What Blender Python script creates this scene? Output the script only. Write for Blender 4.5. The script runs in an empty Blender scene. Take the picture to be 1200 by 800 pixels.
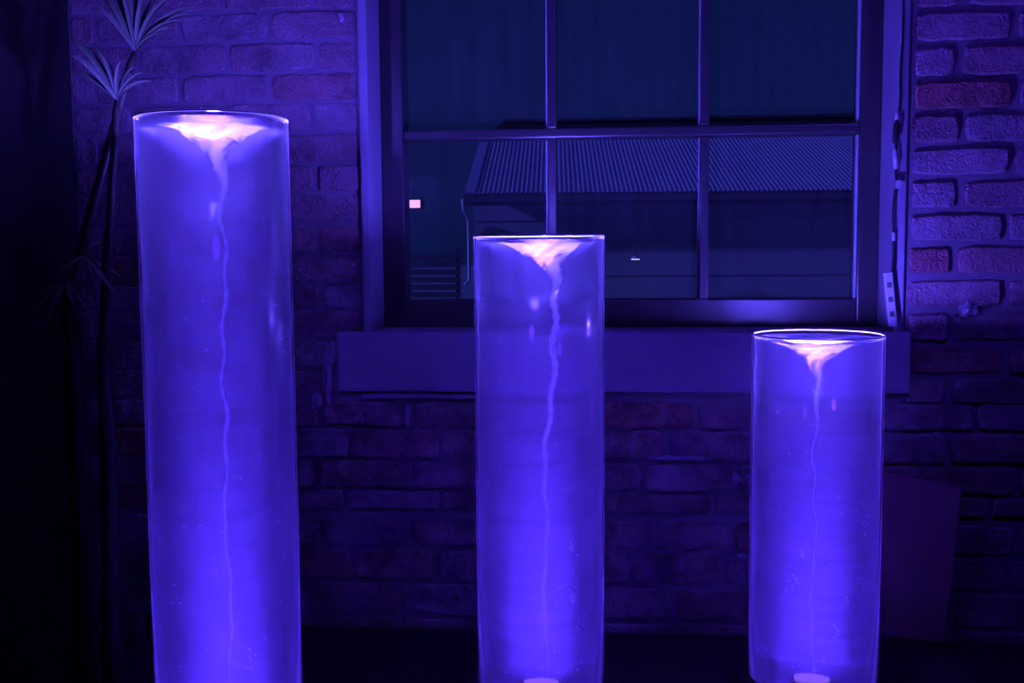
import bpy, bmesh, math, random
from mathutils import Vector, Matrix, noise
R = math.radians
random.seed(7)
S = bpy.context.scene
COL = S.collection

# ------------------------------------------------------------------ camera
F = 1250.0                      # focal length in pixels of the 1200x800 frame
PITCH = math.atan(110 / F)
YAW = R(5.0)
ROLL = -0.0073
CAM = Vector((0, 0, 1.5))
MC = Matrix.Rotation(YAW, 3, 'Z') @ Matrix.Rotation(math.pi / 2 - PITCH, 3, 'X') @ Matrix.Rotation(ROLL, 3, 'Z')
cam_d = bpy.data.cameras.new('camera')
cam_d.sensor_fit = 'HORIZONTAL'; cam_d.sensor_width = 36.0; cam_d.lens = F / 1200 * 36.0
cam_d.clip_start = 0.02; cam_d.clip_end = 200
cam = bpy.data.objects.new('camera', cam_d); COL.objects.link(cam)
cam.matrix_world = Matrix.Translation(CAM) @ MC.to_4x4()
S.camera = cam

# ------------------------------------------------------------------ night sky
SKY = (0.0020, 0.0066, 0.052)
w = bpy.data.worlds.new('night_sky'); S.world = w; w.use_nodes = True
bg = w.node_tree.nodes['Background']
bg.inputs[0].default_value = (*SKY, 1); bg.inputs[1].default_value = 1.0

# ------------------------------------------------------------------ lights
LED = (0.075, 0.026, 1.0)
LEDT = (0.10, 0.064, 1.0)
def light(name, kind, loc, energy, color, parent=None, **kw):
    d = bpy.data.lights.new(name, kind); d.energy = energy; d.color = color
    for k, v in kw.items(): setattr(d, k, v)
    o = bpy.data.objects.new(name, d); COL.objects.link(o); o.location = loc
    if parent: o.parent = parent
    return o
def aim(o, d):
    o.rotation_euler = Vector(d).to_track_quat('-Z', 'Y').to_euler()
# added sun lamp with no visible source, grazing the shed roof to show its ribs
yard_fill = light('yard_fill', 'SUN', (-10, -5, 20), 2.4, (0.10, 0.10, 1.0), angle=R(2))
aim(yard_fill, (0.88, 0.25, -0.34))
# violet wash lamps hung from the ceiling of the room
wash = light('ceiling_wash_lamp', 'SPOT', (1.15, 1.2, 3.0), 46.0, (0.10, 0.026, 1.0), spot_size=R(95), spot_blend=1.0, shadow_soft_size=0.12)
aim(wash, (0.12, 1.66, -1.15))
wash2 = light('ceiling_wash_lamp', 'SPOT', (-0.45, 1.2, 3.0), 17.0, (0.09, 0.026, 1.0), spot_size=R(90), spot_blend=1.0, shadow_soft_size=0.12)
aim(wash2, (0.25, 1.66, -1.2))

S.view_settings.view_transform = 'Standard'; S.view_settings.look = 'None'
S.view_settings.exposure = 0.0; S.view_settings.gamma = 1.0; S.view_settings.use_curve_mapping = False
cy = S.cycles
cy.use_denoising = True
cy.max_bounces = 10; cy.transparent_max_bounces = 40; cy.transmission_bounces = 10
cy.volume_bounces = 1; cy.diffuse_bounces = 3; cy.glossy_bounces = 4
cy.sample_clamp_indirect = 60.0

# ------------------------------------------------------------------ pixel helpers
def ray(px, py):
    return MC @ Vector(((px - 600) / F, (400 - py) / F, -1))
def on_y(px, py, Y):
    d = ray(px, py); return CAM + d * (Y / d.y)
def on_z(px, py, z):
    d = ray(px, py); return CAM + d * ((z - CAM.z) / d.z)
def at(px, py, D):
    return CAM + D * ray(px, py)

# ------------------------------------------------------------------ materials
def mat(name):
    m = bpy.data.materials.new(name); m.use_nodes = True
    m.node_tree.nodes.clear()
    N = m.node_tree.nodes; L = m.node_tree.links
    out = N.new('ShaderNodeOutputMaterial')
    return m, N, L, out
def nd(N, t, **kw):
    n = N.new(t)
    for k, v in kw.items():
        if k.startswith('_'): setattr(n, k[1:], v)
        else: n.inputs[k.replace('__', ' ')].default_value = v
    return n
def plain(name, c, rough=0.6, metal=0.0, bump=0.0, bscale=60.0, var=0.25, vscale=8.0, spec=0.4):
    m, N, L, out = mat(name)
    b = nd(N, 'ShaderNodeBsdfPrincipled', Roughness=rough, Metallic=metal)
    b.inputs['Specular IOR Level'].default_value = spec
    tc = nd(N, 'ShaderNodeTexCoord')
    n = nd(N, 'ShaderNodeTexNoise', Scale=vscale, Detail=4.0)
    L.new(tc.outputs['Object'], n.inputs['Vector'])
    r = nd(N, 'ShaderNodeMapRange'); r.inputs[3].default_value = 1 - var; r.inputs[4].default_value = 1 + var
    L.new(n.outputs[0], r.inputs[0])
    mx = nd(N, 'ShaderNodeVectorMath', _operation='SCALE'); mx.inputs[0].default_value = c
    L.new(r.outputs[0], mx.inputs['Scale']); L.new(mx.outputs[0], b.inputs['Base Color'])
    if bump:
        n2 = nd(N, 'ShaderNodeTexNoise', Scale=bscale, Detail=5.0); L.new(tc.outputs['Object'], n2.inputs['Vector'])
        bp = nd(N, 'ShaderNodeBump', Strength=bump, Distance=0.004)
        L.new(n2.outputs[0], bp.inputs['Height']); L.new(bp.outputs[0], b.inputs['Normal'])
    L.new(b.outputs[0], out.inputs[0])
    return m

def brick_mat():
    m, N, L, out = mat('brick')
    b = nd(N, 'ShaderNodeBsdfPrincipled', Roughness=0.85); b.inputs['Specular IOR Level'].default_value = 0.25
    oi = nd(N, 'ShaderNodeObjectInfo')
    cr = nd(N, 'ShaderNodeValToRGB')
    e = cr.color_ramp.elements
    e[0].position = 0; e[0].color = (0.27, 0.07, 0.085, 1)
    e[1].position = 1; e[1].color = (0.26, 0.17, 0.24, 1)
    x = e.new(0.14); x.color = (0.235, 0.12, 0.17, 1)
    L.new(oi.outputs['Random'], cr.inputs[0])
    tc = nd(N, 'ShaderNodeTexCoord')
    geo = nd(N, 'ShaderNodeNewGeometry')
    n = nd(N, 'ShaderNodeTexNoise', Scale=9.0, Detail=5.0, Roughness=0.65); L.new(geo.outputs['Position'], n.inputs['Vector'])
    r = nd(N, 'ShaderNodeMapRange'); r.inputs[1].default_value = 0.3; r.inputs[2].default_value = 0.7; r.inputs[3].default_value = 0.55; r.inputs[4].default_value = 1.35
    L.new(n.outputs[0], r.inputs[0])
    sc = nd(N, 'ShaderNodeVectorMath', _operation='SCALE'); L.new(cr.outputs[0], sc.inputs[0]); L.new(r.outputs[0], sc.inputs['Scale'])
    # smeared lime mortar on part of the faces
    n3 = nd(N, 'ShaderNodeTexNoise', Scale=5.0, Detail=6.0, Roughness=0.7); L.new(geo.outputs['Position'], n3.inputs['Vector'])
    r3 = nd(N, 'ShaderNodeMapRange'); r3.inputs[1].default_value = 0.56; r3.inputs[2].default_value = 0.66; r3.inputs[4].default_value = 0.55
    L.new(n3.outputs[0], r3.inputs[0])
    mx = nd(N, 'ShaderNodeMix', _data_type='RGBA'); L.new(r3.outputs[0], mx.inputs[0]); L.new(sc.outputs[0], mx.inputs[6])
    mx.inputs[7].default_value = (0.27, 0.24, 0.28, 1)
    L.new(mx.outputs[2], b.inputs['Base Color'])
    n2 = nd(N, 'ShaderNodeTexNoise', Scale=130.0, Detail=4.0, Roughness=0.6); L.new(geo.outputs['Position'], n2.inputs['Vector'])
    n4 = nd(N, 'ShaderNodeTexNoise', Scale=28.0, Detail=4.0); L.new(geo.outputs['Position'], n4.inputs['Vector'])
    ad = nd(N, 'ShaderNodeMath', _operation='ADD'); L.new(n2.outputs[0], ad.inputs[0]); L.new(n4.outputs[0], ad.inputs[1])
    bp = nd(N, 'ShaderNodeBump', Strength=0.9, Distance=0.011); L.new(ad.outputs[0], bp.inputs['Height']); L.new(bp.outputs[0], b.inputs['Normal'])
    L.new(b.outputs[0], out.inputs[0])
    return m

def clear_mat(name, ior=1.45, tint=(1, 1, 1), dust=0.0, rough=0.03, gl=1.0, edge_glow=0.0):
    """thin clear sheet: mostly see-through, mirror reflection by Fresnel, a little dust"""
    m, N, L, out = mat(name)
    t = nd(N, 'ShaderNodeBsdfTransparent'); t.inputs[0].default_value = (*tint, 1)
    g = nd(N, 'ShaderNodeBsdfGlossy', Roughness=rough)
    g.inputs[0].default_value = (gl, gl, gl, 1)
    fr = nd(N, 'ShaderNodeFresnel', IOR=ior)
    # only the outer side of a thin sheet mirrors
    gq = nd(N, 'ShaderNodeNewGeometry'); iv = nd(N, 'ShaderNodeMath', _operation='SUBTRACT'); iv.inputs[0].default_value = 1.0
    L.new(gq.outputs['Backfacing'], iv.inputs[1])
    fm = nd(N, 'ShaderNodeMath', _operation='MULTIPLY'); L.new(fr.outputs[0], fm.inputs[0]); L.new(iv.outputs[0], fm.inputs[1])
    mx = nd(N, 'ShaderNodeMixShader'); L.new(fm.outputs[0], mx.inputs[0]); L.new(t.outputs[0], mx.inputs[1]); L.new(g.outputs[0], mx.inputs[2])
    last = mx
    if dust:
        d = nd(N, 'ShaderNodeBsdfDiffuse'); d.inputs[0].default_value = (0.5, 0.55, 0.6, 1)
        geo = nd(N, 'ShaderNodeNewGeometry')
        mp = nd(N, 'ShaderNodeMapping'); mp.inputs['Scale'].default_value = (30, 1, 2.0); L.new(geo.outputs['Position'], mp.inputs[0])
        n = nd(N, 'ShaderNodeTexNoise', Scale=1.0, Detail=6.0, Roughness=0.7); L.new(mp.outputs[0], n.inputs['Vector'])
        n2 = nd(N, 'ShaderNodeTexNoise', Scale=2.2, Detail=5.0, Roughness=0.6); L.new(geo.outputs['Position'], n2.inputs['Vector'])
        mu = nd(N, 'ShaderNodeMath', _operation='MULTIPLY'); L.new(n.outputs[0], mu.inputs[0]); L.new(n2.outputs[0], mu.inputs[1])
        r = nd(N, 'ShaderNodeMapRange'); r.inputs[1].default_value = 0.15; r.inputs[2].default_value = 0.42; r.inputs[3].default_value = dust * 0.3; r.inputs[4].default_value = dust
        L.new(mu.outputs[0], r.inputs[0])
        m2 = nd(N, 'ShaderNodeMixShader'); L.new(r.outputs[0], m2.inputs[0]); L.new(mx.outputs[0], m2.inputs[1]); L.new(d.outputs[0], m2.inputs[2])
        last = m2
    if edge_glow:      # bright tube edges put into the material where the wall is seen edge-on
        lw = nd(N, 'ShaderNodeLayerWeight', Blend=0.5)
        pw = nd(N, 'ShaderNodeMath', _operation='POWER'); pw.inputs[1].default_value = 7.0; L.new(lw.outputs['Facing'], pw.inputs[0])
        ml = nd(N, 'ShaderNodeMath', _operation='MULTIPLY'); ml.inputs[1].default_value = edge_glow; L.new(pw.outputs[0], ml.inputs[0])
        tr = nd(N, 'ShaderNodeBsdfTranslucent'); tr.inputs[0].default_value = (0.95, 0.95, 0.95, 1)
        m3 = nd(N, 'ShaderNodeMixShader'); L.new(ml.outputs[0], m3.inputs[0]); L.new(last.outputs[0], m3.inputs[1]); L.new(tr.outputs[0], m3.inputs[2])
        last = m3
    L.new(last.outputs[0], out.inputs[0])
    return m

def emit_mat(name, c, s):
    m, N, L, out = mat(name)
    e = nd(N, 'ShaderNodeEmission', Strength=s); e.inputs[0].default_value = (*c, 1)
    L.new(e.outputs[0], out.inputs[0])
    return m

WATER_DENS = 0.46
def water_mats():
    def vol(N, L, out):
        s = nd(N, 'ShaderNodeVolumeScatter', Density=WATER_DENS, Anisotropy=0.0); s.inputs[0].default_value = (0.95, 0.95, 1, 1)
        L.new(s.outputs[0], out.inputs['Volume'])
    m1, N, L, out = mat('water')
    g = nd(N, 'ShaderNodeBsdfGlass', IOR=1.33, Roughness=0.17)
    L.new(g.outputs[0], out.inputs[0]); vol(N, L, out)
    m2, N, L, out = mat('churned_water')
    g = nd(N, 'ShaderNodeBsdfGlass', IOR=1.33, Roughness=0.08)
    tr = nd(N, 'ShaderNodeBsdfTranslucent'); tr.inputs[0].default_value = (0.9, 0.9, 0.95, 1)
    df = nd(N, 'ShaderNodeBsdfDiffuse'); df.inputs[0].default_value = (0.9, 0.9, 0.95, 1)
    t = nd(N, 'ShaderNodeMixShader'); t.inputs[0].default_value = 0.5; L.new(tr.outputs[0], t.inputs[1]); L.new(df.outputs[0], t.inputs[2])
    uv = nd(N, 'ShaderNodeUVMap')
    mp = nd(N, 'ShaderNodeMapping'); mp.inputs['Scale'].default_value = (4, 60, 1); mp.inputs['Rotation'].default_value = (0, 0, R(7))
    L.new(uv.outputs[0], mp.inputs[0])
    n = nd(N, 'ShaderNodeTexNoise', Scale=1.0, Detail=4.0, Roughness=0.6); L.new(mp.outputs[0], n.inputs['Vector'])
    # froth cover (uv.y runs down the funnel)
    at_ = nd(N, 'ShaderNodeAttribute', _attribute_name='froth')
    ad = nd(N, 'ShaderNodeMath', _operation='ADD'); L.new(n.outputs[0], ad.inputs[0]); L.new(at_.outputs['Fac'], ad.inputs[1])
    r = nd(N, 'ShaderNodeMapRange'); r.inputs[1].default_value = 0.95; r.inputs[2].default_value = 1.25; r.inputs[3].default_value = 0.0; r.inputs[4].default_value = 0.8
    L.new(ad.outputs[0], r.inputs[0])
    mx = nd(N, 'ShaderNodeMixShader'); L.new(r.outputs[0], mx.inputs[0]); L.new(g.outputs[0], mx.inputs[1]); L.new(t.outputs[0], mx.inputs[2])
    bp = nd(N, 'ShaderNodeBump', Strength=0.5, Distance=0.004); L.new(n.outputs[0], bp.inputs['Height'])
    L.new(bp.outputs[0], g.inputs['Normal'])
    L.new(mx.outputs[0], out.inputs[0]); vol(N, L, out)
    return m1, m2

M = {}
M['brick'] = brick_mat()
M['mortar'] = plain('mortar', (0.13, 0.10, 0.15), 0.9, bump=0.8, bscale=70, var=0.35, vscale=7)
M['mortar_pale'] = plain('pale_lime_mortar', (0.17, 0.125, 0.18), 0.9, bump=0.8, bscale=60, var=0.35, vscale=7)
M['plaster'] = plain('painted_render', (0.22, 0.19, 0.26), 0.75, bump=0.35, bscale=45, var=0.2, vscale=6)
M['sill'] = plain('rendered_sill', (0.27, 0.20, 0.31), 0.8, bump=0.6, bscale=40, var=0.3, vscale=5)
M['frame'] = plain('black_painted_timber', (0.035, 0.03, 0.035), 0.35, bump=0.1, bscale=30, var=0.2)
M['bead'] = plain('glazing_bead_glint', (0.33, 0.40, 0.42), 0.45, var=0.35, vscale=25)  # light caught along the bead is put into its pale colour
M['glass'] = clear_mat('window_glass', dust=0.022, gl=0.6)
M['acrylic'] = clear_mat('clear_acrylic', ior=1.45, rough=0.03, edge_glow=0.55)
M['acrylic_edge'] = plain('polished_acrylic_edge', (0.75, 0.75, 0.8), 0.15, var=0.1)
M['water'], M['churn'] = water_mats()
M['bubble'] = plain('bubble', (0.9, 0.9, 0.95), 0.2, var=0.05)
M['black'] = plain('black_paint', (0.022, 0.022, 0.026), 0.5, bump=0.15, bscale=80)
M['darkwall'] = plain('shade_dark_wall', (0.010, 0.009, 0.011), 0.8, bump=0.2, bscale=30)  # darkness of the room put into the wall colour
M['ceiling'] = plain('dark_ceiling', (0.06, 0.05, 0.055), 0.85)
M['floor'] = plain('dark_concrete', (0.05, 0.048, 0.05), 0.6, bump=0.15)
M['board'] = plain('stained_plywood', (0.24, 0.09, 0.14), 0.6, bump=0.1, bscale=20, var=0.2, vscale=4)
M['leaf'] = plain('palm_leaf', (0.12, 0.14, 0.10), 0.4, var=0.25)
M['cane'] = plain('palm_cane', (0.03, 0.024, 0.022), 0.55, bump=0.2, var=0.4, vscale=15)
M['pot'] = plain('dark_clay', (0.06, 0.04, 0.035), 0.7)
M['soil'] = plain('potting_soil', (0.03, 0.022, 0.018), 0.95, bump=0.8, bscale=60)
M['rubber'] = plain('black_rubber', (0.012, 0.012, 0.014), 0.45)
M['white_plastic'] = plain('white_plastic', (0.32, 0.32, 0.36), 0.4, var=0.1)
M['socket'] = plain('dark_socket', (0.06, 0.06, 0.07), 0.5)
M['zinc'] = plain('corrugated_steel', (0.40, 0.38, 0.55), 0.5, metal=0.3, var=0.15, vscale=2)
M['shedwall'] = plain('dark_cladding', (0.32, 0.30, 0.36), 0.8, var=0.25, vscale=1.5)
M['shedtrim'] = plain('dark_shed_trim', (0.08, 0.08, 0.09), 0.6)
M['pipe'] = plain('pale_downpipe', (0.6, 0.6, 0.62), 0.5)
M['neighbour'] = plain('dark_masonry', (0.05, 0.045, 0.05), 0.9)
M['yard'] = plain('concrete_yard', (0.30, 0.34, 0.36), 0.9, var=0.2, vscale=0.4)
M['fence'] = plain('weathered_timber', (0.10, 0.105, 0.12), 0.85, var=0.3, vscale=2)
M['lamp_glow'] = emit_mat('pink_lamp_lens', (1.0, 0.40, 0.95), 1.3)
M['small_glow'] = emit_mat('small_lamp_lens', (0.55, 0.65, 1.0), 1.6)
M['led_lens'] = emit_mat('violet_led_lens', (0.25, 0.10, 1.0), 1.0)

# ------------------------------------------------------------------ mesh builder
class MB:
    def __init__(s): s.v = []; s.f = []
    def box(s, a, b):
        x0, y0, z0 = a; x1, y1, z1 = b; n = len(s.v)
        s.v += [(x0,y0,z0),(x1,y0,z0),(x1,y1,z0),(x0,y1,z0),(x0,y0,z1),(x1,y0,z1),(x1,y1,z1),(x0,y1,z1)]
        s.f += [tuple(n+i for i in q) for q in ((0,3,2,1),(4,5,6,7),(0,1,5,4),(1,2,6,5),(2,3,7,6),(3,0,4,7))]
        return s
    def lathe(s, prof, seg=32, close=False):
        n = len(s.v); k = len(prof)
        for r, z in prof:
            for i in range(seg):
                a = 2*math.pi*i/seg; s.v.append((r*math.cos(a), r*math.sin(a), z))
        for j in range(k if close else k-1):
            j2 = (j+1) % k
            for i in range(seg):
                i2 = (i+1) % seg
                s.f.append((n+j*seg+i, n+j*seg+i2, n+j2*seg+i2, n+j2*seg+i))
        if not close:
            s.f.append(tuple(n+i for i in range(seg))[::-1]); s.f.append(tuple(n+(k-1)*seg+i for i in range(seg)))
        return s
    def tube(s, pts, rad, seg=8):
        pts = [Vector(p) for p in pts]; n = len(s.v)
        if not isinstance(rad, (list, tuple)): rad = [rad]*len(pts)
        up = Vector((0.13, 0.07, 1)) if abs((pts[-1]-pts[0]).normalized().z) < 0.9 else Vector((1, 0.1, 0))
        for i, p in enumerate(pts):
            t = (pts[min(i+1, len(pts)-1)] - pts[max(i-1, 0)]).normalized()
            a = t.cross(up).normalized(); b = t.cross(a).normalized()
            for k in range(seg):
                q = 2*math.pi*k/seg
                s.v.append(tuple(p + rad[i]*(math.cos(q)*a + math.sin(q)*b)))
        for i in range(len(pts)-1):
            for k in range(seg):
                k2 = (k+1) % seg
                s.f.append((n+i*seg+k, n+i*seg+k2, n+(i+1)*seg+k2, n+(i+1)*seg+k))
        s.f.append(tuple(n+k for k in range(seg))[::-1]); s.f.append(tuple(n+(len(pts)-1)*seg+k for k in range(seg)))
        return s
    def mesh(s, name, m, smooth=False, bevel=0.0):
        me = bpy.data.meshes.new(name); me.from_pydata(s.v, [], s.f)
        bm = bmesh.new(); bm.from_mesh(me)
        bmesh.ops.recalc_face_normals(bm, faces=bm.faces)
        if bevel:
            bmesh.ops.bevel(bm, geom=bm.edges[:], offset=bevel, segments=2, profile=0.6, affect='EDGES')
        bm.to_mesh(me); bm.free()
        if m: me.materials.append(m)
        if smooth:
            me.polygons.foreach_set('use_smooth', [True]*len(me.polygons))
        return me
    def build(s, name, m, parent=None, smooth=False, bevel=0.0):
        return link(name, s.mesh(name, m, smooth, bevel), parent)
def link(name, me, parent=None, loc=(0,0,0)):
    o = bpy.data.objects.new(name, me); COL.objects.link(o); o.location = loc
    if parent is not None: o.parent = parent
    return o
def tag(o, label=None, cat=None, group=None, kind=None):
    if label: o['label'] = label
    if cat: o['category'] = cat
    if group: o['group'] = group
    if kind: o['kind'] = kind
    return o
def empty(name, loc=(0,0,0), rz=0.0):
    o = bpy.data.objects.new(name, None); COL.objects.link(o); o.location = loc; o.rotation_euler = (0,0,rz); o.empty_display_size = 0.1
    return o

# ------------------------------------------------------------------ room shell
YW = 2.86                # inner face of the brick wall
YF = YW + 0.15           # face of the window frame
ZP = on_y(600, 735, YW).z   # top of the platform
XC = on_y(96, 400, YW).x   # corner with the darkened side wall
XE = 2.4
ZC = 3.2
# window opening
WL = on_y(447, 200, YF).x; WR = on_y(1032, 200, YF).x
WB = on_y(700, 388, YW).z; WT = 2.40
ML = WL - 0.024; MR = WR + 0.026      # outer edges of the flat render margin

wb = MB()
wb.box((XC-0.2, YW, 0), (ML, YW+0.33, ZC)); wb.box((MR, YW, 0), (XE+0.2, YW+0.33, ZC))
wb.box((ML, YW, 0), (MR, YW+0.33, WB-0.165)); wb.box((ML, YW, WT), (MR, YW+0.33, ZC))
wall_back = wb.build('wall_back', M['mortar'])
wall_back.data.materials.append(M['mortar_pale'])
for p in wall_back.data.polygons:
    if p.center.x < ML + 0.01 or p.center.z < WB: p.material_index = 1 if p.center.x < MR else 0
tag(wall_back, 'old brick wall with wide mortar joints around the black window', 'wall', kind='structure')

def struct(name, a, b, m, label, cat):
    return tag(MB().box(a, b).build(name, m), label, cat, kind='structure')
struct('floor', (XC-0.2, -2.6, -0.1), (XE+0.2, YW+0.33, 0), M['floor'], 'dark concrete floor of the room', 'floor')
struct('ceiling', (XC-0.2, -2.6, ZC), (XE+0.2, YW+0.33, ZC+0.15), M['ceiling'], 'dark ceiling above the brick wall', 'ceiling')
struct('wall_left', (XC-0.2, -2.6, 0), (XC, YW, ZC), M['darkwall'], 'side wall behind the palm, coloured dark for the shade there', 'wall')  # added to fill the dark corner; its colour carries the shade
struct('wall_right', (XE, -2.6, 0), (XE+0.2, YW, ZC), M['darkwall'], 'dark side wall to the right of the bricks', 'wall')
struct('wall_front', (XC-0.2, -2.8, 0), (XE+0.2, -2.6, ZC), M['darkwall'], 'dark wall opposite the window', 'wall')

# ------------------------------------------------------------------ bricks
def brick_mesh(k, Lx, Lz):
    rnd = random.Random(k*31+5)
    per = []
    nx, nz = 6, 2
    for i in range(nx): per.append((-0.5 + i/nx, -0.5))
    for i in range(nz): per.append((0.5, -0.5 + i/nz))
    for i in range(nx): per.append((0.5 - i/nx, 0.5))
    for i in range(nz): per.append((-0.5, 0.5 - i/nz))
    v = []; n = len(per)
    c = 0.007
    for ring, (ins, y) in enumerate(((0.0, 0.008), (0.0015, -0.004), (0.006, -0.0085))):
        for i, (a, b) in enumerate(per):
            x = a*Lx; z = b*Lz
            sx = (1 if a > 0.49 else -1 if a < -0.49 else 0); sz = (1 if b > 0.49 else -1 if b < -0.49 else 0)
            rr = random.Random(k*997+i)
            j1 = rr.uniform(-0.0032, 0.0022); j2 = rr.uniform(-0.003, 0.002); j3 = rr.uniform(-0.002, 0.002)
            extra = c if (sx and sz) else 0
            v.append((x - sx*(ins+extra*0.7) + sx*j1 + (j3 if not sx else 0), y + (j3 if ring else 0), z - sz*(ins+extra*0.6) + sz*j2))
    f = []
    for r in range(2):
        for i in range(n):
            i2 = (i+1) % n
            f.append((r*n+i, r*n+i2, (r+1)*n+i2, (r+1)*n+i))
    f.append(tuple(2*n+i for i in range(n)))
    me = bpy.data.meshes.new('brick'); me.from_pydata(v, [], f)
    bm = bmesh.new(); bm.from_mesh(me)
    big = max(bm.faces, key=lambda q: len(q.verts))
    bmesh.ops.triangulate(bm, faces=[big])
    bmesh.ops.recalc_face_normals(bm, faces=bm.faces); bm.to_mesh(me); bm.free()
    # open shell: make sure the face looks into the room
    pv = max(me.polygons, key=lambda q: q.area)
    if pv.normal.y > 0: me.flip_normals()
    me.materials.append(M['brick'])
    return me
FULL = [brick_mesh(i, 0.24, 0.075) for i in range(9)]
HALF = [brick_mesh(40+i, 0.115, 0.075) for i in range(6)]
nb = [0]
def brick(x0, x1, z0, z1, gap, proud=0.0, flat=1.0):
    x0 += gap/2; x1 -= gap/2; z0 += gap/2; z1 -= gap/2
    if x1 - x0 < 0.02: return
    half = (x1-x0) < 0.17
    me = random.choice(HALF if half else FULL)
    o = link('brick', me, wall_back, ((x0+x1)/2, YW - proud, (z0+z1)/2))
    o.scale = ((x1-x0)/(0.115 if half else 0.24), (1 + random.uniform(-0.15, 0.35))*flat, (z1-z0)/0.075)
    o.rotation_euler = (random.uniform(-0.012, 0.012), random.uniform(-0.006, 0.006), random.uniform(-0.008, 0.008))
    nb[0] += 1
def zs(px, ys): return [on_y(px, y, YW).z for y in ys]
P0 = 0.0865
# right of the window
zr = zs(1130, [-28, 11, 51, 92, 131, 170, 208, 247, 286, 324, 363, 403, 441, 476])
zr = [zr[0]+P0*2, zr[0]+P0] + zr
for i in range(len(zr)-1):
    x = MR + 0.004
    k = 0
    half_first = (i % 2 == 0)
    while x < 1.62:
        ln = (0.125 if (half_first and k == 0) else 0.255) + random.uniform(-0.008, 0.008)
        brick(x, x+ln, zr[i+1], zr[i], 0.014, random.uniform(-0.001, 0.003)); x += ln; k += 1
# left of the window
zl = zs(390, [-25, 11, 47, 84, 119, 155, 192, 226, 262, 297, 333, 362, 398, 433, 468])
zl = [zl[0]+P0*2, zl[0]+P0] + zl
for i in range(len(zl)-1):
    x = ML if zl[i] > WB-0.02 else on_y(392, 420, YW).x
    k = 0; half_first = (i % 2 == 0)
    while x > XC + 0.03:
        ln = (0.12 if (half_first and k == 0) else 0.245) + random.uniform(-0.012, 0.012)
        x0 = max(x-ln, XC+0.002)
        brick(x0, x, zl[i+1], zl[i], 0.007, random.uniform(-0.001, 0.002), 0.45); x -= ln; k += 1
# under the sill, whole width
zb = zs(480, [468, 501, 538, 573, 598])
rows = [[377,483,590,700,815,925,1030,1140], [305,411,517,625,690,781,890,1000,1110], [375,481,590,650,753,862,970,1080], [299,405,517,620,725,835,945,1050,1160],
        [377,478,585,690,760,860,970,1080], [305,412,520,630,740,850,960,1070], [360,466,572,680,790,900,1010,1120]]
zb2 = zs(480, [604, 641, 681, 722, 762])
def bottom_row(xs, z1, z0, gap, proud):
    X = [on_y(q, 560, YW).x for q in xs]
    while X[0] > XC + 0.05: X.insert(0, max(X[0]-0.245, XC))
    while X[-1] < 1.6: X.append(X[-1]+0.245)
    for a, b in zip(X, X[1:]): brick(a, b, z0, z1, gap, proud+random.uniform(-0.002, 0.002), 0.6)
for i in range(4): bottom_row(rows[i], zb[i], zb[i+1], 0.008, 0.006)
for i in range(4): bottom_row(rows[min(4+i, 6)], zb2[i], zb2[i+1], 0.008, -0.001)

# lumps of old mortar on the wall
def lump(px, py, sx, sz, dep, seed, m=M['mortar'], name='mortar_patch'):
    p = on_y(px, py, YW)
    bm = bmesh.new(); bmesh.ops.create_icosphere(bm, subdivisions=3, radius=1.0)
    for v in bm.verts:
        n = noise.noise(v.co*1.6 + Vector((seed, 0, 0)))
        v.co *= 1 + 0.45*n + 0.25*noise.noise(v.co*4.3 + Vector((seed, 3, 0)))
        v.co = Vector((v.co.x*sx, v.co.y*dep, v.co.z*sz))
    me = bpy.data.meshes.new(name); bm.to_mesh(me); bm.free(); me.materials.append(m)
    return link(name, me, wall_back, (p.x, YW-0.005, p.z))
lump(1133, 362, 0.024, 0.02, 0.014, 1, M['plaster'])
lump(1122, 372, 0.012, 0.01, 0.008, 9, M['mortar'])
for i, (px, py, sx, sz) in enumerate(((470,463,0.13,0.008),(540,464,0.06,0.006),(384,440,0.012,0.07),(390,415,0.016,0.04),(800,536,0.09,0.006),(862,560,0.012,0.015),(372,470,0.016,0.03),(478,486,0.007,0.03),(401,20,0.008,0.012))):
    lump(px, py, sx, sz, 0.014, 3+i*2.3, M['sill'])

# ------------------------------------------------------------------ window
trim = 0
def trim_box(a, b, m, label, bevel=0.004):
    global trim
    trim += 1
    return tag(MB().box(a, b).build('trim_%d' % trim, m, bevel=bevel), label, 'trim', kind='structure')
trim_box((ML, YW-0.012, WB-0.02), (WL, YW+0.20, WT+0.02), M['plaster'], 'rendered reveal edge along the left of the window')
trim_box((WR, YW-0.012, WB-0.02), (MR, YW+0.20, WT+0.02), M['plaster'], 'rendered reveal edge along the window by the black cable')
trim_box((ML, YW-0.012, WT), (MR, YW+0.20, WT+0.10), M['plaster'], 'rendered reveal over the window head')
xs0 = on_y(397, 430, YW).x
sill = trim_box((xs0, YW-0.020, WB-0.163), (MR+0.02, YW+0.28, WB), M['sill'], 'thick rendered sill slab under the window', bevel=0.008)

win = tag(empty('window_1', ((WL+WR)/2, YF, WB)), 'black timber window with six panes looking onto the shed roof', 'window', kind='structure')
def wpart(name, a, b, m, bevel=0.004, lab=None):
    o = MB().box(tuple(Vector(a)-win.location), tuple(Vector(b)-win.location)).build(name, m, win, bevel=bevel)
    if lab: o['label'] = lab
    return o
yg = YF + 0.045
gl0 = on_y(473, 200, YF).x; gr1 = on_y(1007, 200, YF).x
zb0 = on_y(700, 351, YF).z
t0 = on_y(740, 160.5, YF).z; t1 = on_y(740, 148.5, YF).z
m1a, m1b = on_y(641, 100, YF).x, on_y(652, 100, YF).x
m2a, m2b = on_y(821.5, 100, YF).x, on_y(832, 100, YF).x
ztop = WT - 0.06
wpart('stile', (WL, YF, WB), (gl0, YF+0.09, WT), M['frame']); wpart('stile', (gr1, YF, WB), (WR, YF+0.09, WT), M['frame'])
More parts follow.
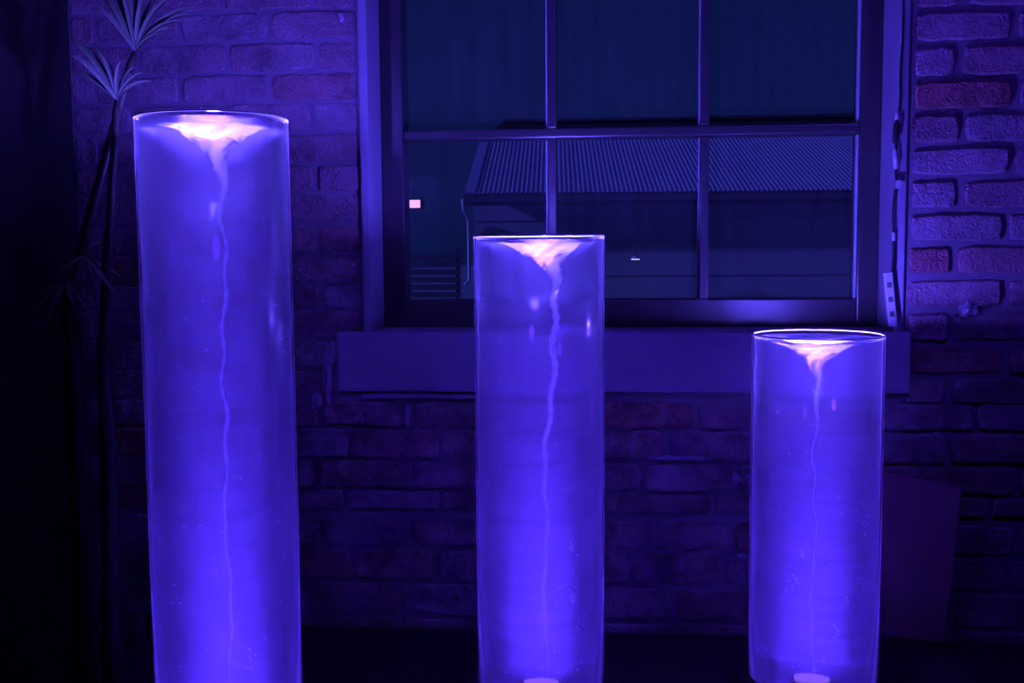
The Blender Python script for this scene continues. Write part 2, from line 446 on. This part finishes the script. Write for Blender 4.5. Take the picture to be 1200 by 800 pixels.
wpart('bottom_rail', (gl0, YF, WB), (gr1, YF+0.09, zb0), M['frame']); wpart('top_rail', (gl0, YF, ztop), (gr1, YF+0.09, WT), M['frame'])
wpart('transom', (gl0, YF, t0), (gr1, YF+0.08, t1), M['frame'], 0.006)
for a, b in ((m1a, m1b), (m2a, m2b)):
    for z0, z1 in ((zb0, t0), (t1, ztop)):
        wpart('mullion', (a, YF+0.004, z0), (b, YF+0.08, z1), M['frame'])
        wpart('glazing_bead', (a-0.0045, yg-0.026, z0+0.002), (a-0.0005, yg-0.012, z1-0.002), M['bead'], 0.0, 'thin glazing bead with caught light in its pale colour')
for z0, z1 in ((zb0, t0), (t1, ztop)):
    wpart('glazing_bead', (gr1-0.006, yg-0.03, z0+0.002), (gr1-0.0005, yg-0.012, z1-0.002), M['bead'], 0.0, 'thin glazing bead with caught light in its pale colour')
    for a, b in ((gl0, m1a), (m1b, m2a), (m2b, gr1)):
        wpart('pane', (a, yg-0.002, z0), (b, yg+0.002, z1), M['glass'], 0.0, 'dusty window pane')

# ------------------------------------------------------------------ platform
pl = tag(empty('platform', (0.1, 1.9, 0)), 'low black platform carrying the three glowing water columns', 'platform')
PX0, PX1, PY0, PY1 = XC+0.42, 1.75, 1.3, YW-0.02
def lbox(root, name, a, b, m, bevel=0.004):
    return MB().box(tuple(Vector(a)-root.location), tuple(Vector(b)-root.location)).build(name, m, root, bevel=bevel)
lbox(pl, 'platform_top', (PX0, PY0, ZP-0.03), (PX1, PY1, ZP), M['black'])
lbox(pl, 'front_panel', (PX0+0.02, PY0+0.02, 0), (PX1-0.02, PY0+0.04, ZP-0.03), M['black'])
lbox(pl, 'back_panel', (PX0+0.02, PY1-0.04, 0), (PX1-0.02, PY1-0.02, ZP-0.03), M['black'])
for xx in (PX0+0.02, PX1-0.04):
    lbox(pl, 'side_panel', (xx, PY0+0.04, 0), (xx+0.02, PY1-0.04, ZP-0.03), M['black'])

# ------------------------------------------------------------------ water columns
RO, RI, RW = 0.15, 0.1445, 0.1442
def column(px, py, wpx, label, seed, drop, core_dx, thread, wash_e, beam_e, up_e):
    top = at(px, py, 2*RO*F/wpx)
    root = tag(empty('water_vortex_tube', (top.x, top.y, ZP)), label, 'water column', 'three glowing water columns on the platform')
    H = top.z - ZP
    rnd = random.Random(seed)
    b0 = 0.025
    MB().lathe([(RO+0.03, 0.0), (RO+0.03, 0.018), (RO+0.026, b0-0.001), (0.02, b0-0.001)], 64).build('base_plate', M['black'], root, smooth=False)
    # hollow tube wall, open at the top
    MB().lathe([(RO, b0), (RO, H-0.003), (RI, H-0.003), (RI, b0)], 96, close=True).build('acrylic_tube', M['acrylic'], root, smooth=True)
    MB().lathe([(RO, H-0.003), (RO, H-0.001), (RO-0.001, H), (RI+0.001, H), (RI, H-0.001), (RI, H-0.003)], 96, close=True).build('rim', M['acrylic_edge'], root, smooth=True)
    # water body: outer wall, floor and one spinning upper surface that runs down into the air core
    seg = 72
    ztop = H - 0.010
    zbot = b0 + 0.002
    zc_end = zbot + 0.02
    prof = []
    for i in range(16):                       # nearly level water near the wall
        t = i/15; r = RW*(1-t) + 0.066*t
        prof.append((r, ztop - 0.010*t**1.5, 0))
    for i in range(1, 14):                    # the bowl of the funnel
        t = i/13; r = 0.066*(1-t) + 0.020*t
        prof.append((r, ztop - 0.010 - drop*0.55*t**1.2, 0.5*t))
    for i in range(1, 20):                    # twisting neck
        t = i/19; r = 0.020*(1-t)**1.6 + 0.0055*(1-(1-t)**1.6)
        prof.append((r, ztop - 0.010 - drop*0.55 - drop*0.9*t, 0.5 + 0.5*t))
    zn = prof[-1][1]
    nC = 110
    for i in range(1, nC+1):
        t = i/nC
        r = 0.0055*(1-t)**2 + 0.003*(1-(1-t)**2)
        r *= 1 + 0.35*math.sin(i*1.9+seed)*(1-t*0.5)
        if i == nC: r = 0.0015
        prof.append((max(r, 0.0012), zn + (zc_end-zn)*t, 1 + t))
    V = []; Fc = []; fr = []; UV = []
    for j, (r, z, q) in enumerate(prof):
        # centre line of the funnel wanders
        d = max(0.0, ztop - z)
        k = min(1.0, d/(drop*1.2))
        s = max(0.0, d-drop)/(ztop-zc_end)
        cx = core_dx*k*(1-0.75*min(1, s*2.2)) + 0.004*math.sin(d*55+seed)*k*(1-s) + 0.003*math.sin(d*19+seed*2)*k
        cyy = 0.005*math.cos(d*41+seed)*k*(1-s)
        for i in range(seg):
            a = 2*math.pi*i/seg
            tw = a + d*26
            rr = r*(1 + (0.05*math.sin(3*tw) + 0.03*math.sin(7*tw+1+d*60) + 0.10*noise.noise(Vector((math.cos(tw)*1.5, math.sin(tw)*1.5, d*38+seed))))*(1 if 15 < j < 120 else j/15 if j <= 15 else 0.5)*(0 if j == 0 else 1))
            zz = z + (0 if j < 2 else 0.0035*noise.noise(Vector((math.cos(tw)*2.2, math.sin(tw)*2.2, r*40+seed)))*(1 if j < 38 else 0.3))
            V.append((cx + rr*math.cos(a), cyy + rr*math.sin(a), zz))
            if j <= 15: g_ = 0.85*(j/15)**2.2
            elif q <= 0.10: g_ = 0.85
            elif q <= 0.34: g_ = 0.85 - (q-0.10)/0.24*0.47
            elif q <= 0.85: g_ = 0.38
            elif q <= 1: g_ = 0.38 + (thread-0.38)*(q-0.85)/0.15
            else: g_ = thread - 0.55*(q-1)
            fr.append(g_)
    nP = len(prof)
    for j in range(nP-1):
        for i in range(seg):
            i2 = (i+1) % seg
            Fc.append((j*seg+i2, j*seg+i, (j+1)*seg+i, (j+1)*seg+i2))
    Fc.append(tuple((nP-1)*seg+i for i in range(seg))[::-1])
    n0 = len(V); nfun = len(Fc)
    for i in range(seg):
        a = 2*math.pi*i/seg; V.append((RW*math.cos(a), RW*math.sin(a), zbot)); fr.append(-1)
    for i in range(seg):
        i2 = (i+1) % seg; Fc.append((i, i2, n0+i2, n0+i))
    Fc.append(tuple(n0+i for i in range(seg))[::-1])
    me = bpy.data.meshes.new('water'); me.from_pydata(V, [], Fc)
    me.materials.append(M['water']); me.materials.append(M['churn'])
    uvl = me.uv_layers.new(name='UVMap')
    for p in me.polygons:
        p.use_smooth = len(p.vertices) == 4
        if p.index < nfun: p.material_index = 1
        for li, vi in zip(p.loop_indices, p.vertices):
            j, i = divmod(vi, seg)
            if j < nP:
                u = i/seg
                if p.index < nfun and len(p.vertices) == 4 and i == 0 and (p.index % seg) == seg-1: u = 1.0
                uvl.data[li].uv = (u, (ztop - V[vi][2])*4 + (RW-prof[j][0])*3 - 0.42*u*(1 if core_dx <= 0.02 else -1))
    at_ = me.attributes.new('froth', 'FLOAT', 'POINT'); at_.data.foreach_set('value', fr)
    bm = bmesh.new(); bm.from_mesh(me); bmesh.ops.recalc_face_normals(bm, faces=bm.faces)
    bm.faces.ensure_lookup_table(); pf = bm.faces[nfun]; c = pf.calc_center_median()
    if pf.normal.dot(Vector((c.x, c.y, 0))) < 0: bmesh.ops.reverse_faces(bm, faces=bm.faces)
    for e in bm.edges:      # crisp edge where the top and the floor of the water meet the tube
        if len(e.link_faces) == 2 and (all(v.index < seg for v in e.verts) or all(v.index >= n0 for v in e.verts)): e.smooth = False
    bm.to_mesh(me); bm.free()
    wo = link('water', me, root); wo['label'] = 'glowing violet water spinning into a funnel'
    # bubbles: small drops carried round in the water
    bb = bmesh.new()
    for i in range(70):
        a = rnd.uniform(0, 6.283); r = 0.13*math.sqrt(rnd.random()); z = zbot + 0.03 + (H-0.2)*rnd.random()**1.6
        s = rnd.choice((0.0009, 0.0012, 0.0016))
        bmesh.ops.create_icosphere(bb, subdivisions=1, radius=s, matrix=Matrix.Translation((r*math.cos(a), r*math.sin(a), z)))
    for k in range(5):
        a = rnd.uniform(3.6, 5.8); r = rnd.uniform(0.06, 0.13); z = zbot + rnd.uniform(0.05, 0.4)
        for i in range(9):
            bmesh.ops.create_icosphere(bb, subdivisions=1, radius=rnd.choice((0.0010, 0.0014, 0.0018)), matrix=Matrix.Translation((r*math.cos(a)+rnd.gauss(0, .006), r*math.sin(a)+rnd.gauss(0, .006), z+rnd.gauss(0, .012))))
    bme = bpy.data.meshes.new('bubbles'); bb.to_mesh(bme); bb.free(); bme.materials.append(M['bubble'])
    bo = link('bubbles', bme, root); bo['kind'] = 'stuff'; bo['label'] = 'fine air bubbles drifting in the water'
    # lamp sunk in the base
    MB().lathe([(0.03, zbot+0.001), (0.03, zbot+0.005), (0.022, zbot+0.008), (0.004, zbot+0.009)], 32).build('lamp_lens', M['led_lens'], root, smooth=True)['label'] = 'round violet lamp lens under the water'
    l = light('column_wash', 'AREA', (0, 0, zbot+0.016), wash_e, LED, root, shape='DISK', size=0.27, spread=R(66)); l.rotation_euler = (math.pi, 0, 0)
    l = light('column_beam', 'AREA', (0.0, 0, zbot+0.018), beam_e, LED, root, shape='DISK', size=0.12, spread=R(10)); l.rotation_euler = (math.pi, 0, 0)
    # added point light standing in for light that escapes through the funnel mouth
    light('column_mouth_fill', 'POINT', (core_dx*0.25, 0, ztop-0.010), up_e, LEDT, root, shadow_soft_size=0.012)
    return root
column(248.5, 139, 175, 'tallest glowing violet water column, beside the dark palm', 1, 0.085, 0.015, 0.42, 2.9, 2.5, 34)
column(631.5, 275.5, 153, 'middle-height glowing violet water column in front of the window', 4, 0.085, 0.034, 0.85, 2.9, 2.5, 34)
column(958.5, 391, 151, 'shortest glowing violet water column, beside the leaning board', 9, 0.065, -0.002, 0.50, 2.9, 2.5, 34)

# ------------------------------------------------------------------ leaning board
bt = [on_z(1000, 739.5, ZP+0.002), on_z(1107, 755, ZP+0.002)]
tl = on_y(1000, 551, YW-0.045)
nr = (bt[1]-bt[0]).cross(tl-bt[0]).normalized(); dr = ray(1128, 570)
bl = [tl, CAM + dr*((bt[0]-CAM).dot(nr)/dr.dot(nr))]
nrm = (bl[1]-bl[0]).cross(bt[0]-bl[0]).normalized()
if nrm.y > 0: nrm = -nrm
m = MB(); q = [bl[0], bl[1], bt[1], bt[0]]
m.v = [tuple(p) for p in q] + [tuple(p - nrm*0.014) for p in q]
m.f = [(0,1,2,3),(7,6,5,4),(0,4,5,1),(1,5,6,2),(2,6,7,3),(3,7,4,0)]
tag(m.build('leaning_board', M['board'], bevel=0.002), 'flat wooden board leaning on the bricks behind the shortest column', 'board')

# ------------------------------------------------------------------ cable and power strip on the window edge
yc = YW - 0.022
cpts = [(1060,-60),(1059,0),(1058,40),(1056,80),(1055,120),(1052,140),(1050,165),(1050,190),(1050,215),(1047,245),(1047,290),(1046,318),(1044,330)]
cab = tag(empty('power_cable', on_y(1060, -60, yc)), 'black power cable with taped joints hanging beside the window', 'cable')
def rel(root, p): return tuple(Vector(p) - root.location)
cp = [on_y(a+random.uniform(-.6, .6), b, yc+random.uniform(-.002, .002)) for a, b in cpts]
# smooth the run
sm = []
for i in range(len(cp)-1):
    p0 = cp[max(i-1, 0)]; p1 = cp[i]; p2 = cp[i+1]; p3 = cp[min(i+2, len(cp)-1)]
    for k in range(6):
        t = k/6
        sm.append(0.5*((2*p1) + (p2-p0)*t + (2*p0-5*p1+4*p2-p3)*t*t + (3*p1-p0-3*p2+p3)*t**3))
sm.append(cp[-1])
MB().tube([rel(cab, p) for p in sm], 0.0034, 8).build('cord', M['rubber'], cab, smooth=True)
def seg_part(name, a, b, r, mt, root, y=yc, prof=None):
    A = on_y(*a, y); B = on_y(*b, y)
    pts = [A.lerp(B, t) for t in (0, .12, .3, .6, .88, 1)]
    rr = [r*q for q in (prof or (.6, .95, 1, 1, .95, .6))]
    return MB().tube([rel(root, p) for p in pts], rr, 10).build(name, mt, root, smooth=True)
seg_part('plug', (1051,142), (1049,168), 0.0085, M['rubber'], cab, yc-0.004)
seg_part('tape_band', (1052,130), (1051,141), 0.0055, M['white_plastic'], cab, yc-0.002)
seg_part('tape_band', (1048,174), (1050,198), 0.0062, M['white_plastic'], cab, yc-0.004)
o = MB().box(rel(cab, on_y(1049,221,yc-0.008)), rel(cab, on_y(1056,211,yc-0.006))).build('cable_clip', M['white_plastic'], cab, bevel=0.001)
seg_part('tape_band', (1047,272), (1047,282), 0.005, M['white_plastic'], cab, yc-0.001)
ps0 = on_y(1040, 319, yc-0.004); ps1 = on_y(1046, 382, yc-0.004)
ps = tag(empty('power_strip', ps1), 'pale power strip with dark sockets hanging below the black cable', 'power strip')
ang = math.atan2(ps0.x-ps1.x, ps0.z-ps1.z)
ps.rotation_euler = (0, ang, 0)
ln = (ps0-ps1).length
MB().box((-0.011, -0.008, 0), (0.011, 0.008, ln)).build('strip_body', M['white_plastic'], ps, bevel=0.003)
for k in range(3):
    MB().box((-0.006, -0.0088, ln*(0.18+0.27*k)), (0.006, -0.0078, ln*(0.18+0.27*k)+0.014)).build('socket', M['socket'], ps, bevel=0.0)

# ------------------------------------------------------------------ palm in the corner
pb = at(104, 700, 2.42)
palm = tag(empty('potted_palm', (pb.x, pb.y, 0)), 'dark potted palm with ringed canes in the unlit corner', 'palm')
pot = MB().lathe([(0.10, 0.0), (0.115, 0.02), (0.135, 0.24), (0.145, 0.25), (0.145, 0.28), (0.13, 0.28), (0.125, 0.25)], 32).build('pot', M['pot'], palm, smooth=False)
MB().lathe([(0.124, 0.24), (0.12, 0.255), (0.03, 0.262)], 24).build('soil', M['soil'], palm)
def cane(pts, r):
    P = [at(a, b, D) for a, b, D in pts]
    P = [Vector((pb.x + (P[-1].x-pb.x)*0.4, pb.y + (P[-1].y-pb.y)*0.4, 0.255))] + P[::-1]
    full = []; rad = []
    for i in range(len(P)-1):
        n = 10
        for k in range(n):
            tp = 1 - 0.72*(i/(len(P)-1))**2.2; full.append(P[i].lerp(P[i+1], k/n)); rad.append(r*tp*(1.22 if k == 0 else 1.06 if k in (1, n-1) else 1.0))
    full.append(P[-1]); rad.append(r*0.22)
    return MB().tube([rel(palm, p) for p in full], rad, 10).build('cane', M['cane'], palm, smooth=True)
cane([(138,118,2.40),(126,300,2.40),(122,400,2.40),(123,465,2.40),(126,520,2.40),(128,580,2.40),(130,640,2.40),(131,700,2.40),(132,760,2.40)], 0.021)
cane([(158,60,2.46),(112,230,2.46),(84,340,2.46),(85,420,2.46),(88,497,2.46),(92,560,2.46),(95,620,2.46),(98,690,2.46),(102,760,2.46)], 0.023)
def frond(hub, tips, stem_from, D):
    """a fan of arching, folded blades springing from the end of a leaf stalk"""
    H = at(*hub, D)
    A = at(*stem_from, D+0.02)
    mid = A.lerp(H, 0.5) + Vector((0, 0, 0.01))
    st = MB().tube([rel(palm, p) for p in (A, mid, H)], [0.007, 0.006, 0.004], 6).build('frond', M['leaf'], palm, smooth=True)
    for tx, ty, dd in tips:
        T = at(tx, ty, D+dd)
        side = 1 if tx > hub[0] else -1
        ch = T-H; L = ch.length
        lift = Vector((0, 0, 1)) * L*random.uniform(0.16, 0.30) - Vector((side, 0, 0))*L*0.06 + Vector((0, -L*0.10, 0))
        Cc = H.lerp(T, 0.55) + lift
        n = 10; v = []; f = []
        wmax = min(0.0062, 0.003 + 0.022*L)*random.uniform(0.85, 1.15)
        for i in range(n+1):
            t = i/n
            p = H*(1-t)**2 + Cc*2*t*(1-t) + T*t*t
            tg = ((Cc-H)*(1-t) + (T-Cc)*t).normalized()
            wv = tg.cross(Vector((0.15*side, -1, 0.35))).normalized()
            up = wv.cross(tg).normalized()
            w_ = wmax*(0.25 + 0.75*math.sin(math.pi*min(1.0, t*0.9+0.12))) * (1 if t < 0.75 else (1-t)/0.25*0.97+0.03)
            v += [tuple(p - wv*w_ + up*w_*0.35 - palm.location), tuple(p - palm.location), tuple(p + wv*w_ + up*w_*0.35 - palm.location)]
        for i in range(n):
            a = i*3; f += [(a, a+3, a+4, a+1), (a+1, a+4, a+5, a+2)]
        me = bpy.data.meshes.new('leaflet'); me.from_pydata(v, [], f); me.materials.append(M['leaf'])
        link('leaflet', me, st)
frond((159,60), [(104,4,-.02),(112,-8,.02),(119,-6,0),(130,-20,.02),(141,-14,-.04),(150,-30,0),(160,-26,.03),(168,-28,0),(180,-22,-.03),(192,-12,.02),(207,-4,-.02),(231,8,0),(228,17,.03),(222,26,-.02),(205,34,.02),(192,40,-.02)], (150,100), 2.46)
frond((137,116), [(80,44,0),(79,64,-.03),(78,84,.02),(92,50,.02),(108,50,.02),(118,62,-.02),(127,72,0),(143,70,-.02),(160,78,.02),(172,84,-.02),(180,95,0),(165,100,.03)], (134,150), 2.40)
frond((100,300), [(60,330,-.02),(70,350,.02),(84,366,0),(118,372,.02),(140,352,-.02),(148,330,0)], (118,285), 2.40)
frond((78,330), [(40,372,0),(52,392,-.02),(66,402,.02),(104,396,0),(110,372,-.02),(118,352,.02)], (84,318), 2.44)

# ------------------------------------------------------------------ outside: yard, shed, neighbour, fence, lamps
struct('ground', (-40, YW+0.4, -0.3), (40, 90, -0.02), M['yard'], 'pale concrete yard beyond the window', 'ground')
D0 = 17.0
e0 = at(545, 225, D0)
SR = R(2.7)
shed = tag(empty('shed', (e0.x, e0.y, 0), SR), 'long dark shed with a corrugated steel roof across the yard', 'shed')
ez = e0.z
sl = 0.319; dep = 3.9; Wd = 9.12
NS = 12; sw = Wd/NS
def sheet_mesh():
    n = 100; v = []; f = []
    for i in range(n+1):
        x = sw*i/n; z = 0.011*math.cos(2*math.pi*x/0.076)
        v += [(x, -0.06, z - 0.06*sl), (x, dep, z + dep*sl), (x, -0.06, z-0.06*sl-0.004), (x, dep, z+dep*sl-0.004)]
    for i in range(n):
        a = i*4
        f += [(a, a+4, a+5, a+1), (a+2, a+3, a+7, a+6), (a, a+2, a+6, a+4)]
    me = bpy.data.meshes.new('roof_sheet'); me.from_pydata(v, [], f); me.materials.append(M['zinc'])
    return me
SH = sheet_mesh()
for i in range(NS): link('roof_sheet', SH, shed, (i*sw, 0, ez))
def sbox(name, a, b, m): return MB().box(a, b).build(name, m, shed)
sbox('front_wall', (0.12, 0.35, 0), (Wd-0.1, 0.5, ez-0.06), M['shedwall'])
sbox('side_wall', (0.12, 0.5, 0), (0.27, dep*1.9, ez-0.1), M['shedwall'])
sbox('fascia', (0.0, -0.02, ez-0.22), (Wd, 0.02, ez-0.03), M['shedtrim'])
sbox('gutter', (0.0, -0.14, ez-0.16), (Wd, -0.03, ez-0.06), M['shedtrim'])
sbox('ridge_cap', (0, dep-0.12, ez+dep*sl-0.02), (Wd, dep+0.12, ez+dep*sl+0.07), M['zinc'])
m = MB(); m.v = [(0,0,ez-0.02),(0.17,0,ez-0.02),(0.17,dep,ez+dep*sl-0.02),(0,dep,ez+dep*sl-0.02)]; m.v += [(a,b,c+0.05) for a,b,c in m.v]
m.f = [(0,1,2,3),(7,6,5,4),(0,4,5,1),(1,5,6,2),(2,6,7,3),(3,7,4,0)]
m.build('barge_board', M['zinc'], shed)
MB().tube([(-0.03,-0.1,ez-0.12),(-0.02,-0.02,ez-0.3),(0.03,0.25,ez-0.42),(0.03,0.28,ez-0.6),(0.03,0.28,ez-1.42),(-0.03,0.2,ez-1.48)], 0.028, 8).build('downpipe', M['pipe'], shed, smooth=True)
for i in range(4):
    sbox('cladding_batten', (0.12, 0.33, ez-0.45-0.45*i), (Wd-0.1, 0.35, ez-0.42-0.45*i), M['shedwall'])
# small gooseneck lamp on the shed wall
gp = at(744, 303, D0+0.1)
gl = tag(empty('gooseneck_lamp', (gp.x, gp.y-0.3, gp.z)), 'small bright gooseneck lamp on the dark shed wall', 'lamp')
arc = [(-0.02+0.10*math.cos(a)+0.1, 0.08-0.0*a, 0.05+0.16*math.sin(a)) for a in [math.pi - k*math.pi/8*0.9 for k in range(9)]]
MB().tube([(0.0, 0.16, 0.02)] + [(x, y, z) for x, y, z in arc], 0.012, 6).build('arm', M['shedtrim'], gl, smooth=True)
MB().lathe([(0.02, 0.05), (0.05, 0.03), (0.075, 0.0)], 16).build('shade', M['pipe'], gl)
MB().lathe([(0.065, -0.012), (0.065, -0.002), (0.02, 0.0)], 16).build('bulb', M['small_glow'], gl)

# taller dark building behind the shed
n0 = at(578, 152, 27.0); n1 = at(592, 141, 27.0)
nbd = tag(empty('neighbour_building', (n0.x, n0.y, 0), SR), 'dark taller building rising behind the corrugated roof', 'building')
hx = n1.x-n0.x
m = MB(); m.v = [(0,0,0),(14,0,0),(14,6,0),(0,6,0),(0,0,n0.z),(0,6,n0.z),(hx,0,n1.z),(hx,6,n1.z),(14,0,n1.z+0.12),(14,6,n1.z+0.12)]
m.f = [(0,1,8,6,4),(3,5,7,9,2),(0,4,5,3),(4,6,7,5),(6,8,9,7),(1,2,9,8),(0,3,2,1)]
m.build('wall', M['neighbour'], nbd)
MB().box((hx-0.03, -0.06, n1.z-0.02), (14, 6.05, n1.z+0.03)).build('coping', M['neighbour'], nbd)

# timber fence beyond the yard, left of the shed
fz = at(470, 337, 30.0)
fc = tag(empty('yard_fence', (fz.x-3.0, fz.y, -0.02)), 'weathered slat fence across the far side of the yard', 'fence')
for k in range(6):
    MB().box((0, -0.02, 0.14+0.21*k), (4.7, 0.02, 0.30+0.21*k)).build('slat', M['fence'], fc)
for k in range(4):
    MB().box((0.05+1.5*k, 0.02, 0), (0.15+1.5*k, 0.12, 1.5)).build('post', M['fence'], fc)
# pink floodlight on a pole beside the window edge
lp = at(484, 239, 18.0)
fl = tag(empty('floodlight', (lp.x-0.24, lp.y, -0.02)), 'pink glowing floodlight on a thin pole at the window edge', 'lamp')
lz = lp.z + 0.02
MB().tube([(0,0,0),(0,0,lz*0.5),(0,0,lz+0.2)], 0.03, 8).build('pole', M['shedtrim'], fl, smooth=True)
MB().box((0.0, -0.03, lz-0.02), (0.14, 0.03, lz+0.02)).build('bracket', M['shedtrim'], fl)
MB().box((0.10, -0.05, lz-0.085), (0.42, 0.06, lz+0.085)).build('housing', M['shedtrim'], fl, bevel=0.01)
MB().box((0.12, -0.062, lz-0.065), (0.37, -0.05, lz+0.065)).build('lens', M['lamp_glow'], fl, bevel=0.004)
